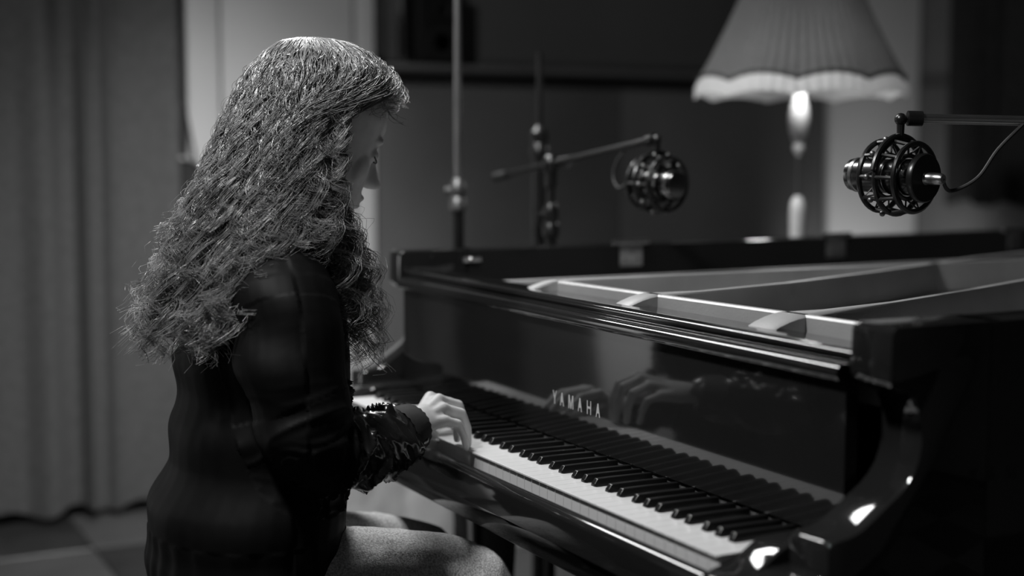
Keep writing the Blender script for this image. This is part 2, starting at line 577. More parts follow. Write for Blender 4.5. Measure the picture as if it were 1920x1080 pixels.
# stretcher (front rail) with two beads
st = [(.250, .935), (.1705, .935), (.1705, .951), (.158, .9515), (.1535, .954), (.1522, .958), (.1540, .9615), (.1575, .9635), (.1545, .9655), (.1535, .969), (.1560, .973), (.162, .9745), (.190, .9745), (.195, .970), (.250, .968)]
obj('stretcher', MB().prism(st, XI0, XI1, 'x'), M['lacquer'], piano, angle=50)

# iron plate: pin web, cross wall, struts
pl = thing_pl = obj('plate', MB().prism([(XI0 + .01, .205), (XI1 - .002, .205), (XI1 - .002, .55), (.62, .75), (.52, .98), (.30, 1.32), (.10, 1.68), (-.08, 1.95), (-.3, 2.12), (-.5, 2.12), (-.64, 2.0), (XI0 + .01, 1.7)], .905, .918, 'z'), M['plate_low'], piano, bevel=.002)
web = MB().prism([(.196, .905), (.196, .9560), (.205, .9575), (.262, .9575), (.272, .905)], XI0 + .004, XI1 - .002, 'x')
obj('pin_web', web, M['plate'], pl, bevel=.002)
ZS = .985


def strut(path, wd, ztop=ZS, toe=None, zb=.915, wb_=.015):
    """a rib of the plate along path (plan view), its front end sweeping down"""
    pts = [Vector(p) for p in path]
    rings = []
    n = len(pts)
    for k, p in enumerate(pts):
        t = (pts[min(k + 1, n - 1)] - pts[max(k - 1, 0)]).normalized()
        nr = Vector((t.y, -t.x)) * ((wd + (wb_ - wd) * min(1, max(0, (p.y - path[0][1] - .07) / .12))) / 2)
        zt = toe[k] if toe and k < len(toe) else ztop
        e = nr * .80
        rings.append([(p.x + nr.x, p.y + nr.y, zb), (p.x + nr.x * .97, p.y + nr.y * .97, zt - .003), (p.x + e.x, p.y + e.y, zt), (p.x - e.x, p.y - e.y, zt), (p.x - nr.x * .97, p.y - nr.y * .97, zt - .003), (p.x - nr.x, p.y - nr.y, zb)])
    return obj('strut', MB().loft(rings, True), M['plate'], pl, angle=40)


toe = [.958, .966, .974, .980, .9835, ZS]
tY = [-.078, -.062, -.045, -.027, -.012, 0]
for (x0, y0, back, wd) in ((-.223, .243, [(-.223, .5), (-.221, .9), (-.219, 1.32), (-.215, 1.9)], .030),
                           (.058, .262, [(.056, .36), (.0, .58), (-.10, .85), (-.185, 1.05), (-.30, 1.32), (-.42, 1.7)], .044),
                           (.385, .285, [(.375, .36), (.33, .52), (.245, .75), (.150, .98), (.03, 1.3), (-.10, 1.62)], .062)):
    strut([(x0, y0 + d) for d in tY] + back, wd, toe=toe)
strut([(.60, .60), (.57, .70), (.47, .90), (.34, 1.12), (.2, 1.38), (.06, 1.62)], .035, .965)
strut([(-.52, .25), (-.52, .6), (-.53, 1.2), (-.54, 1.85)], .035, .958)
# cross wall
cw = MB()
rr = []
for (x, y) in ((-.223, .243), (.058, .262), (.385, .285), (XI1 - .003, .302)):
    rr.append([(x, y, .915), (x, y, ZS - .003), (x, y + .003, ZS), (x, y + .013, ZS), (x, y + .016, ZS - .003), (x, y + .016, .915)])
obj('cross_bar', cw.loft(rr, True), M['plate'], pl, angle=40)
# bass side cover felt strip and dampers line
obj('damper_rail', MB().box(XI0 + .01, .34, .43, .455, .928, .943), M['felt'], piano, bevel=.003)

# strings
smb = MB()
for k in range(88):
    t = k / 87
    x0 = -.66 + 1.28 * t
    y0 = .30 + .01 * t
    if k < 26:
        e = (x0 + .30, 1.95 - .01 * k)
    else:
        s = (k - 26) / 61
        e = (x0 - .45 * (1 - s) ** 1.2, 1.95 - 1.45 * s ** .8)
    for q in (0, .006):
        smb.tube([(x0 + q, y0, .926), (e[0] + q, e[1], .928)], .0008, 3, False)
tag(obj('strings', smb, M['string'], piano), kind='stuff')
pmb = MB()
for k in range(88):
    for q in range(2):
        x = -.655 + 1.29 * k / 87
        if abs(x + .223) < .03 or abs(x - .058) < .035 or abs(x - .385) < .045:
            continue
        pmb.tube([(x, .212 + .022 * q + .006 * (k % 2), .955), (x, .212 + .022 * q + .006 * (k % 2), .966)], .0026, 5)
tag(obj('tuning_pins', pmb, M['steel'], piano), kind='stuff')

# hinges on the spine
for y, mt in ((.690, 'chrome'), (1.262, 'steel'), (1.85, 'steel')):
    hb = MB().box(XI0 + .0055, XI0 + .0095, y - .029, y + .029, .962, RT + .001)
    hg = obj('hinge', hb, M[mt], piano, bevel=.0015)
    hg['label'] = 'metal lid hinge leaf'
    hgb = MB()
    for q in range(3):
        hgb.tube([(XI0 + .006, y - .045 + .031 * q, RT + .004), (XI0 + .006, y - .017 + .031 * q, RT + .004)], .006, 8)
    obj('hinge_barrel', hgb, M[mt], hg)
    for (dy, dz) in ((-.017, .978), (.017, .978), (0, .998)):
        obj('screw', MB().lathe((XI0 + .0095, y + dy, dz), [(.0038, 0), (.0034, .0008), (.001, .0012)], 10, (1, 0, 0)), M['steel'], hg)
# lid prop socket and little fittings on the inner spine face
obj('prop_bracket', MB().box(XI0 + .003, XI0 + .010, .285, .325, .985, .995).ball((XI0 + .012, .30, .99), .005, 10, 6), M['chrome'], piano, bevel=.001)

# legs and pedal lyre
for (x, y) in ((.60, .30), (-.61, .30), (-.35, 1.75)):
    lg = MB()
    rings = []
    for (hw, z) in ((.062, .66), (.062, .56), (.045, .54), (.052, .52), (.036, .12), (.04, .085)):
        rings.append([(x + sx * hw, y + sy * hw, z) for sx, sy in ((-1, -1), (1, -1), (1, 1), (-1, 1))])
    lo = obj('leg', lg.loft(rings, True), M['lacquer'], piano, bevel=.004, angle=30)
    obj('caster', MB().lathe((x - .018, y, .04), [(.03, 0), (.04, .006), (.04, .03), (.03, .036)], 18, (1, 0, 0)).box(x - .022, x + .022, y - .012, y + .012, .05, .09), M['steel'], lo)
ly = obj('pedal_lyre', MB().box(-.16, .16, .30, .36, .60, .63).box(-.11, -.075, .315, .345, .16, .61).box(.075, .11, .315, .345, .16, .61).box(-.17, .17, .27, .39, .09, .16), M['lacquer'], piano, bevel=.004)
for x in (-.08, 0, .08):
    obj('pedal', MB().loft([[(x + a, yy, z + b_) for a, b_ in ((-wd, -.006), (wd, -.006), (wd, .006), (-wd, .006))] for yy, wd, z in ((.28, .009, .11), (.22, .012, .108), (.15, .022, .1), (.125, .018, .096))], True), M['chrome'], ly, bevel=.003)

# ---- keys
KH = .022
WOFF = {'C': (0, -1), 'D': (1, 1), 'E': (1, 0), 'F': (0, 1), 'G': (1, 1), 'A': (1, 1), 'B': (1, 0)}
BSH = {'C': -.0035, 'D': .0035, 'F': -.005, 'G': 0.0, 'A': .005}   # shift of the sharp right of this natural
BW = .0118


def white_mesh(lcut, rcut):
    """natural key: full width head, tail narrowed by lcut / rcut"""
    hw = KW / 2 - .0003
    y1, y2 = .0515, .149
    lo, ro = -hw + lcut, hw - rcut
    pts = [(-hw, .0048), (hw, .0048), (hw, y1), (ro, y1), (ro, y2), (lo, y2), (lo, y1), (-hw, y1)]
    mb = MB().prism(pts, KT - KH - .006, KT - .0026, 'z')
    pts2 = [(-hw, .0006), (-hw + .0006, 0), (hw - .0006, 0), (hw, .0006), (hw, y1), (ro, y1), (ro, y2), (lo, y2), (lo, y1), (-hw, y1)]
    n = len(pts2)
    zt, zb = KT, KT - .0026
    V = [(x, y, zb) for x, y in pts2] + [(x, y, zt - .0005) for x, y in pts2]
    cxm, cym = (lo + ro) / 2, .03
    V += [(x + (.0005 if x < cxm else -.0005), y + (.0005 if y < .001 else 0), zt) for x, y in pts2]
    Fc = [(i, (i + 1) % n, n + (i + 1) % n, n + i) for i in range(n)] + [(n + i, n + (i + 1) % n, 2 * n + (i + 1) % n, 2 * n + i) for i in range(n)]
    Fc += [tuple(range(n - 1, -1, -1)), tuple(range(2 * n, 3 * n))]
    mb.raw(V, Fc)
    return finish(mb.mesh('white_key'), False)


bprof = [(-.0059, -.004), (.0059, -.004), (.0057, .001), (.0046, .0108), (-.0046, .0108), (-.0057, .001)]
brings = []
for (y, sc, zz) in ((.0500, 1.0, .35), (.0520, 1.0, .55), (.0555, 1.0, 1.0), (.085, 1, 1.0), (.148, 1.0, .93)):
    brings.append([(x * sc, y, KT + (z if z < .002 else z * zz)) for x, z in bprof])
bmb = MB().loft(brings, True)
bme = finish(bmb.mesh('black_key'), True, .0011, 2, 40)
bme.materials.append(M['ebony'])

wcache = {}
names = 'ABCDEFG'
pressed = {35 + 0: -.008}
for w_i in range(52):
    nm = names[w_i % 7]
    xc = -26 * KW + (w_i + .5) * KW
    prev, nxt = names[(w_i - 1) % 7], nm
    lc = rc = 0.0
    if w_i > 0 and prev in BSH:
        lc = max(0, BW / 2 + BSH[prev] + .0012)
    if w_i < 51 and nm in BSH:
        rc = max(0, BW / 2 - BSH[nm] + .0012)
    key = (round(lc, 5), round(rc, 5))
    if key not in wcache:
        wcache[key] = white_mesh(*key)
        wcache[key].materials.append(M['ivory'])
    n_from_right = 51 - w_i
    dz = -.008 if n_from_right in (34, 37) else 0
    link('white_key', wcache[key], None, piano, (xc, 0, dz))
    if w_i < 51 and nm in BSH:
        link('black_key', bme, None, piano, (xc + KW / 2 + BSH[nm], 0, 0))

# ------------------------------------------------------------------ bench (mostly below the picture)
bn = thing('piano_bench', (-.15, -.42, 0), 'black upholstered piano bench under the pianist', 'bench')
obj('seat', MB().box(-.42, .12, -.60, -.235, .385, .44), M['felt'], bn, bevel=.02, segs=3)
obj('apron', MB().box(-.40, .10, -.58, -.255, .33, .39), M['lacquer_satin'], bn, bevel=.004)
for (x, y) in ((-.38, -.56), (.08, -.56), (-.38, -.275), (.08, -.275)):
    obj('leg', MB().loft([[(x + sx * h, y + sy * h, z) for sx, sy in ((-1, -1), (1, -1), (1, 1), (-1, 1))] for h, z in ((.024, .345), (.016, 0))], True), M['lacquer_satin'], bn, bevel=.003)

# ------------------------------------------------------------------ person


def ell(c, rx, ry, n=28, tilt=None, p=1.0):
    out = []
    for i in range(n):
        a = 2 * PI * i / n
        ca, sa = math.cos(a), math.sin(a)
        x = rx * math.copysign(abs(ca) ** p, ca)
        y = ry * math.copysign(abs(sa) ** p, sa)
        out.append(Vector((c[0] + x, c[1] + y, c[2])))
    return out


def limb(mb, pts, rads, sides=18, sub=4):
    """smooth tapered limb through the joints, with rounded ends"""
    P = cr([tuple(p) for p in pts], sub)
    Rr = [r[0] for r in cr([(r,) for r in rads], sub)]
    mb.tube(P, Rr, sides)
    mb.ball(P[0], Rr[0] * .98, 14, 10)
    mb.ball(P[-1], Rr[-1] * .98, 14, 10)


def remesh(mb, name, voxel, smooth_it=4, fac=.5):
    me = finish(mb.mesh(name), False)
    o = bpy.data.objects.new(name, me)
    COL.objects.link(o)
    r = o.modifiers.new('r', 'REMESH')
    r.mode = 'VOXEL'
    r.voxel_size = voxel
    r.use_smooth_shade = True
    if smooth_it:
        s = o.modifiers.new('s', 'SMOOTH')
        s.factor = fac
        s.iterations = smooth_it
    dg = bpy.context.evaluated_depsgraph_get()
    new = bpy.data.meshes.new_from_object(o.evaluated_get(dg))
    bpy.data.objects.remove(o)
    bpy.data.meshes.remove(me)
    new.name = name
    new.polygons.foreach_set('use_smooth', [True] * len(new.polygons))
    return new


def get_vn(me):
    n = len(me.vertices)
    v = np.empty(n * 3, np.float32)
    me.vertices.foreach_get('co', v)
    nn = np.empty(n * 3, np.float32)
    me.vertex_normals.foreach_get('vector', nn)
    return v.reshape(-1, 3).astype(float), nn.reshape(-1, 3).astype(float)


def set_v(me, v):
    me.vertices.foreach_set('co', v.astype(np.float32).ravel())
    me.update()


PX = -.15
HO = Vector((PX, -.209, 1.232))
HP = math.radians(24)


def head(p):
    x, y, z = p
    c, s = math.cos(HP), math.sin(HP)
    return Vector((HO.x + x, HO.y + y * c + z * s, HO.z - y * s + z * c))


hrot = Matrix(((1, 0, 0), (0, math.cos(HP), math.sin(HP)), (0, -math.sin(HP), math.cos(HP))))
body = MB()
HT = [(-.119, .076, .045, .016), (-.112, .085, .01, .030), (-.100, .088, -.02, .042), (-.085, .089, -.035, .050), (-.066, .090, -.05, .057), (-.045, .089, -.065, .063), (-.02, .087, -.08, .067), (0, .086, -.09, .070),
      (.02, .0855, -.096, .073), (.05, .0885, -.098, .075), (.075, .082, -.09, .068), (.095, .064, -.07, .052), (.108, .032, -.04, .030), (.113, 0, -.01, .008)]
rings = []
for z, yf, yb, wd in HT:
    yc, ry = (yf + yb) / 2, (yf - yb) / 2
    rings.append([head((q.x, q.y, z)) for q in ell((0, yc, 0), wd, ry, 28, p=.92)])
body.loft(rings)
nose = []
for z, hw, yf in ((.026, .0055, .0885), (.012, .0050, .0915), (-.004, .0058, .0995), (-.018, .0075, .1095), (-.028, .0105, .1180), (-.0345, .0120, .1185), (-.040, .0115, .1120), (-.0435, .008, .100)):
    nose.append([head(p) for p in ((-hw * 1.7, .078, z), (-hw, yf - .012, z), (-hw * .5, yf - .002, z), (0, yf, z), (hw * .5, yf - .002, z), (hw, yf - .012, z), (hw * 1.7, .078, z))])
body.loft(nose)
for c, r in (((0, .0895, -.0625), (.021, .0105, .0062)), ((0, .088, -.0755), (.018, .010, .0068)), ((0, .082, -.103), (.019, .014, .014)),
             ((.031, .0715, .003), (.0165, .0135, .0115)), ((-.031, .0715, .003), (.0165, .0135, .0115)),
             ((.028, .0735, .026), (.024, .0105, .008)), ((-.028, .0735, .026), (.024, .0105, .008)),
             ((.034, .053, -.028), (.028, .024, .034)), ((-.034, .053, -.028), (.028, .024, .034)),
             ((.0735, -.008, -.004), (.008, .021, .031)), ((-.0735, -.008, -.004), (.008, .021, .031))):
    body.ball(head(c), r, 16, 10, hrot)
limb(body, [(PX, -.292, 1.06), (PX, -.272, 1.11), (PX, -.232, 1.18)], [.062, .054, .056])
# torso under the clothes
TOR = [(1.085, -.295, .075, .062), (1.05, -.30, .135, .082), (1.0, -.312, .158, .10), (.92, -.318, .155, .105), (.84, -.322, .148, .105), (.76, -.325, .142, .104), (.68, -.332, .148, .108), (.60, -.338, .15, .105), (.54, -.342, .15, .105)]
body.loft([ell((PX, cy, z), rx, ry) for z, cy, rx, ry in TOR])
SH_R, EL_R, WR_R = (.005, -.322, 1.005), (.050, -.292, .787), (-.026, -.120, .790)
SH_L, EL_L, WR_L = (-.305, -.322, 1.005), (-.352, -.310, .745), (-.262, -.088, .715)
limb(body, [SH_R, (.03, -.318, .9), EL_R, (.015, -.20, .79), WR_R], [.052, .043, .038, .036, .024])
limb(body, [SH_L, (-.33, -.315, .9), EL_L, (-.312, -.20, .715), WR_L], [.052, .043, .038, .036, .024])


def hand(Wr, mcp, pip, dip, tip, thumb):
    W_ = Vector(Wr)
    # palm: flattened loft from wrist to the knuckle row
    a, b_ = Vector(mcp[0]), Vector(mcp[3])
    mid = (a + b_) / 2
    ax = (mid - W_)
    side = (a - b_).normalized()
    nrm = side.cross(ax).normalized()
    if nrm.z < 0:
        nrm = -nrm
    rs = []
    for t, wd, th in ((0, .025, .019), (.25, .028, .0185), (.5, .034, .0175), (.75, .039, .0155), (.95, .041, .0125), (1.06, .039, .008)):
        c = W_.lerp(mid, t) + nrm * (-.004 * t)
        rs.append([c + side * (wd * math.cos(q)) + nrm * (th * math.sin(q)) for q in [2 * PI * i / 18 for i in range(18)]])
    body.loft(rs)
    for k in range(4):
        r0 = (.0094, .0097, .0093, .0084)[k]
        chain = [mcp[k], pip[k], dip[k], tip[k]]
        c0 = W_.lerp(Vector(mcp[k]), .6)
        body.tube([c0, mcp[k]], [.009, r0 + .0018], 10)
        body.ball(Vector(mcp[k]), r0 + .0018, 10, 8)
        for i in range(3):
            ra, rb = r0 - .0009 * i, r0 - .0009 * (i + 1)
            body.tube([chain[i], chain[i + 1]], [ra, rb], 10)
            body.ball(chain[i + 1], rb + .0002, 10, 8)
    for i in range(len(thumb) - 1):
        rr_ = (.0175, .013, .0105, .009)
        body.tube([thumb[i], thumb[i + 1]], [rr_[i], rr_[i + 1]], 12)
        body.ball(thumb[i], rr_[i], 12, 8)
        body.ball(thumb[i + 1], rr_[i + 1], 12, 8)


hand(WR_R,
     [(-.112, -.045, .816), (-.090, -.040, .815), (-.068, -.042, .805), (-.046, -.051, .790)],
     [(-.114, -.011, .806), (-.092, -.005, .804), (-.070, -.010, .795), (-.049, -.026, .783)],
     [(-.115, .002, .777), (-.093, .007, .774), (-.071, .001, .769), (-.051, -.015, .763)],
     [(-.115, .004, .7445), (-.094, .009, .7445), (-.072, .003, .744), (-.052, -.010, .743)],
     [(-.056, -.098, .786), (-.110, -.074, .780), (-.138, -.047, .767), (-.150, -.022, .748)])
hand(WR_L,
     [(-.213, -.028, .768), (-.235, -.020, .772), (-.257, -.022, .770), (-.278, -.030, .765)],
     [(-.206, .012, .768), (-.232, .024, .771), (-.260, .020, .768), (-.288, .005, .763)],
     [(-.204, .030, .756), (-.232, .044, .757), (-.263, .038, .756), (-.293, .020, .755)],
     [(-.203, .040, .7445), (-.232, .056, .7445), (-.264, .050, .7445), (-.295, .030, .744)],
     [(-.247, -.068, .728), (-.216, -.044, .742), (-.202, -.022, .742), (-.1975, -.002, .7365)])
# legs
HIP_R, MID_R, KN_R, AN_R = (-.072, -.345, .545), (-.048, -.17, .548), (-.022, -.012, .522), (-.02, .05, .09)
HIP_L, MID_L, KN_L, AN_L = (-.228, -.345, .54), (-.262, -.16, .525), (-.300, .025, .488), (-.30, .09, .09)
for h_, md, kn, an in ((HIP_R, MID_R, KN_R, AN_R), (HIP_L, MID_L, KN_L, AN_L)):
    limb(body, [h_, md, kn, (kn[0], kn[1] + .02, .42), (an[0], an[1] - .02, .28), an], [.085, .066, .05, .045, .045, .03])
    limb(body, [(an[0], an[1] - .02, .055), (an[0], an[1] + .06, .045), (an[0], an[1] + .12, .035)], [.034, .033, .025])
bme_ = remesh(body, 'person', .0032, 2, .5)
person = link('person', bme_, M['skin'])
tag(person, 'long-haired pianist in black satin jacket and grey trousers, head bowed over the keys', 'person')
for sx in (1, -1):
    eb = [head((sx * x, y, z)) for x, y, z in ((.010, .0855, .027), (.020, .0850, .0305), (.032, .0810, .032), (.044, .0705, .029))]
    obj('eyebrow', MB().tube(cr([tuple(p) for p in eb], 4), [.0012, .0016, .0018, .002, .002, .002, .002, .002, .0018, .0018, .0016, .0013, .0009], 8), M['brow'], person)
    el_ = [head((sx * x, y, z)) for x, y, z in ((.015, .0815, .000), (.022, .0850, -.0042), (.031, .0860, -.0055), (.040, .0825, -.0042), (.047, .0745, .0000))]
    obj('eyelashes', MB().tube(cr([tuple(p) for p in el_], 3), .0011, 6), M['brow'], person)

# --- trousers
tr = MB()
for h_, md, kn, an in ((HIP_R, MID_R, KN_R, AN_R), (HIP_L, MID_L, KN_L, AN_L)):
    limb(tr, [h_, md, kn, (kn[0], kn[1] + .012, .42), (an[0], an[1] - .02, .28), (an[0], an[1], .12)], [.098, .083, .066, .06, .062, .062], 22)
tr.loft([ell((PX, cy, z), rx, ry) for z, cy, rx, ry in ((.70, -.332, .152, .112), (.62, -.34, .158, .114), (.54, -.345, .165, .116), (.475, -.348, .16, .118), (.455, -.348, .14, .10))])
tme_ = remesh(tr, 'trousers', .0055, 4)
v, nn = get_vn(tme_)
for i in range(len(v)):
    p = Vector(v[i])
    d = .003 * noise.noise(p * 22) + .0022 * (1 - abs(noise.noise(Vector((p.x * 20, p.y * 34, p.z * 20)))))
    v[i] += nn[i] * d
set_v(tme_, v)
link('trousers', tme_, M['denim'], person)
for an in (AN_R, AN_L):
    sh = MB()
    x, y = an[0], an[1]
    rs = []
    for yy, wd, h in ((-.065, .022, .06), (-.05, .034, .085), (0, .038, .10), (.05, .04, .082), (.10, .044, .062), (.15, .04, .05), (.175, .022, .035)):
        rs.append([(x + wd * math.cos(q), y + yy, max(.002, .022 + (h - .022) * math.sin(q) if math.sin(q) > 0 else .022 + .02 * math.sin(q))) for q in [2 * PI * i / 16 for i in range(16)]])
    obj('shoe', sh.loft(rs), M['shoe'], person)

# --- jacket
jk = MB()
JT = [(1.112, -.283, .066, .060), (1.095, -.288, .085, .072), (1.07, -.297, .128, .092), (1.035, -.306, .165, .112), (.98, -.315, .176, .124), (.90, -.312, .180, .126), (.82, -.314, .180, .127), (.74, -.323, .185, .133), (.68, -.336, .192, .146), (.63, -.343, .197, .148), (.595, -.345, .197, .146), (.565, -.346, .192, .140), (.55, -.347, .182, .130)]
jk.loft([ell((PX, cy, z), rx, ry, 36) for z, cy, rx, ry in JT])
SLV_R = [(-.01, -.322, 1.000), (.020, -.324, .945), (.038, -.320, .865), (.052, -.296, .792), (.034, -.235, .775), (.012, -.180, .780), (.002, -.158, .7830), (-.007, -.138, .785)]
SLV_L = [(-.29, -.322, 1.000), (-.32, -.322, .945), (-.338, -.316, .865), (-.352, -.310, .760), (-.336, -.250, .722), (-.312, -.190, .708), (-.286, -.135, .708), (-.276, -.115, .710)]
SR = [.078, .078, .074, .066, .058, .052, .047, .041]
limb(jk, SLV_R, SR, 26, 5)
limb(jk, SLV_L, SR, 26, 5)
jme = remesh(jk, 'jacket', .0034, 8)
v, nn = get_vn(jme)


def seg_param(pts, P):
    """for each point: distance and running parameter of the closest place on a polyline"""
    best = np.full(len(P), 9.)
    par = np.zeros(len(P))
    acc = 0
    for a, b_ in zip(pts[:-1], pts[1:]):
        a, b_ = np.array(a), np.array(b_)
        L = np.linalg.norm(b_ - a)
        t = np.clip(((P - a) @ (b_ - a)) / L ** 2, 0, 1)
        d = np.linalg.norm(P - (a + t[:, None] * (b_ - a)), axis=1)
        k = d < best
        best[k] = d[k]
        par[k] = acc + t[k] * L
        acc += L
    return best, par, acc


d_r, t_r, L_r = seg_param(SLV_R, v)
d_l, t_l, L_l = seg_param(SLV_L, v)
disp = np.zeros(len(v))
for i in range(len(v)):
    p = Vector(v[i])
    n1 = noise.noise(p * 7)
    n2 = noise.noise(p * 15 + Vector((5, 2, 1)))
    d = .003 * n1 + .0015 * n2
    for dd, tt, LL in ((d_r[i], t_r[i], L_r), (d_l[i], t_l[i], L_l)):
        if dd < .105 and tt > .03:
            s = tt / LL
            wf = max(0, min(1, (s - .50) / .14))
            wu = math.exp(-((s - .44) / .08) ** 2)
            q = Vector((tt * 46 + 3.0 * noise.noise(p * 9), 7 * (p.x + p.z), 7 * (p.z - p.x) + 9))
            rg = 1 - abs(noise.noise(q)) * 2.2
            q2 = Vector((tt * 70 + 16 * p.z, 22 * p.x, 20 + 22 * p.z))
            rg2 = 1 - abs(noise.noise(q2)) * 2.2
            d += wf * (.0125 * max(rg, 0) ** 2.4 + .0035 * max(rg2, 0) ** 2 - .005)
            d += wu * .005 * max(1 - abs(noise.noise(Vector((tt * 26, 9 * p.x, 9 * p.z)))) * 2.4, 0) ** 2
            if .04 < s < .4:
                d += .0022 * math.sin(22 * p.x + 16 * p.z + 4 * n1)
    # rolls of cloth across the back
    if min(d_r[i], d_l[i]) > .06 and p.y < -.33:
        d += .0045 * math.sin((p.z - .79) * 2 * PI / .115 + 1.2 * n1 + 1.6)
    if p.z < .64 and min(d_r[i], d_l[i]) > .08:
        d += .0015 * math.sin(math.atan2(p.y + .37, p.x - PX) * 20)
    disp[i] = d
v += nn * disp[:, None]
set_v(jme, v)
jk_o = link('jacket', jme, M['jacket'], person)
jme.materials.append(M['sleeve_lit'])  # lit copy of the jacket satin, for the forearm faces
fore = ((d_r < .078) & (t_r > L_r * .66)) | ((d_l < .078) & (t_l > L_l * .66))
for pl_ in jme.polygons:
    if fore[pl_.vertices[0]]:
        pl_.material_index = 1
# ribbed cuffs and collar


def ribcuff(a, b_, r0, r1, n=44):
    a, b_ = Vector(a), Vector(b_)
    ax = (b_ - a).normalized()
    u = ax.orthogonal().normalized()
    w2 = ax.cross(u)
    rs = []
    for t, k in ((0, 1), (.15, 1.06), (.5, 1.04), (.85, 1.0), (1, .93), (.97, .80), (.5, .78)):
        c = a.lerp(b_, t)
        r = (r0 + (r1 - r0) * t) * k
        rs.append([c + (u * math.cos(2 * PI * i / n) + w2 * math.sin(2 * PI * i / n)) * (r + .0009 * math.cos(PI * i)) for i in range(n)])
    return MB().loft(rs, False)


obj('cuff', ribcuff((-.004, -.148, .784), (-.022, -.112, .791), .041, .037), M['rib'], person, angle=60)
obj('cuff', ribcuff((-.278, -.122, .709), (-.259, -.083, .717), .036, .031), M['rib'], person, angle=60)
obj('collar', MB().loft([ell((PX, -.283 + dy, z), rx, ry, 36) for z, dy, rx, ry in ((1.085, 0, .092, .078), (1.11, .004, .078, .070), (1.135, .01, .072, .066), (1.14, .01, .066, .060), (1.10, .002, .066, .058))], False), M['rib'], person, angle=60)

# --- hair
ENV = [(1.386, -.222, .004, .004), (1.378, -.220, .040, .045), (1.362, -.216, .066, .076), (1.335, -.213, .088, .106), (1.29, -.216, .104, .127), (1.24, -.230, .112, .136), (1.19, -.240, .120, .147), (1.13, -.258, .135, .160),
       (1.08, -.276, .155, .167), (1.03, -.288, .168, .174), (.98, -.298, .176, .186), (.93, -.303, .180, .196), (.88, -.303, .182, .198)]
EZ = np.array([e[0] for e in ENV])[::-1]
EV = np.array([e[1:] for e in ENV])[::-1]


def env(z):
    return [np.interp(z, EZ, EV[:, k]) for k in range(3)]


def hair_pt(al, z, rho):
    cy, rx, ry = env(z)
    return np.array((PX + rx * rho * math.sin(al), cy + ry * rho * math.cos(al), z))


LOCK = [(1.24, -.055, -.245), (1.19, -.044, -.260), (1.13, -.034, -.252), (1.05, -.026, -.220), (.97, -.030, -.206), (.89, -.044, -.192)]
LZ = np.array([q[0] for q in LOCK])[::-1]
LXY = np.array([q[1:] for q in LOCK])[::-1]


def lock_pt(side, z, ox, oy):
    x = np.interp(z, LZ, LXY[:, 0])
    y = np.interp(z, LZ, LXY[:, 1])
    if side < 0:
        x = 2 * PX - x
    return np.array((x + ox, y + oy, z))


strands = []
NP = 54


def clump(al0, al1, z0, z1, rho, kind, side, amp, wl, n, spread, thin=1.0):
    """a lock of hair: n strands that share one wave"""
    ph = rng.uniform(0, 2 * PI)
    hand_ = rng.choice([-1, 1])
    ox, oy = rng.normal(0, .012), rng.normal(0, .013)
    part = rng.uniform(-.014, .032)
    flick = rng.uniform(-.008, .026)
    wv = rng.uniform(-1, 1)
    kk = (np.arange(NP) / (NP - 1)) ** .82
    clip = lambda a: np.clip(a, 0, 1)
    for q in range(n):
        da = rng.normal(0, spread)
        drho = rng.normal(0, .009)
        dph = rng.normal(0, .25)
        zz1 = z1 + rng.normal(0, .008)
        a_amp = amp * rng.uniform(.9, 1.1)
        s0 = rng.uniform(0, .06)
        jit = rng.normal(0, .0024, 3)
        s = s0 + (1 - s0) * kk
        z = z0 + (zz1 - z0) * s ** 1.35
        fall = clip((1.345 - z) / .105)
        fall = fall * fall * (3 - 2 * fall)
        al = al0 + (al1 - al0) * fall + da * (.4 + s)
        sa, ca = np.sin(al), np.cos(al)
        cy, rx, ry = env(z)
        rh = rho + drho * (.3 + s)
        x = PX + rx * rh * sa
        y = cy + ry * rh * ca
        zo = z.copy()
        pf = np.maximum(0, 1 - (1.386 - z) / .045)
        y = y + part * pf
        zo = zo - 8 * part * part * pf
        if kind == 'front':
            f2 = clip((1.25 - z) / .11)
            f2 = f2 * f2 * (3 - 2 * f2)
            lx = np.interp(z, LZ, LXY[:, 0])
            ly_ = np.interp(z, LZ, LXY[:, 1])
            if side < 0:
                lx = 2 * PX - lx
            x = x * (1 - f2) + (lx + ox * (.4 + s) + jit[0]) * f2
            y = y * (1 - f2) + (ly_ + oy * (.4 + s) + jit[1]) * f2
        w_ = clip((s - .2) / .75)
        aa = a_amp * (.10 + .90 * w_ ** 1.25)
        L = (1.38 - z) * 1.05 + .1 * s
        th = ph + dph + hand_ * 2 * PI * L / wl
        low = clip((1.20 - z) / .10) * (1 if kind == 'back' else .3)
        e_ = np.maximum(0, s - .8) / .2 * low
        dr = aa * np.sin(th) + flick * e_ * e_ + .006 * s * low * np.sin(2 * PI * L / .17 + ph)
        dt = aa * 1.25 * np.cos(th) + .012 * wv * low + .007 * low * np.sin(2 * PI * L / .14 + 2 * ph)
        dz = .55 * aa * np.sin(th * 1.1 + 1) + .6 * abs(flick) * e_ ** 3
        P = np.stack([x + sa * dr + ca * dt + jit[0] * s, y + ca * dr - sa * dt + jit[1] * s, zo + dz + jit[2] * s], 1)
        strands.append((P, rng.uniform(.0005, .00095) * thin))


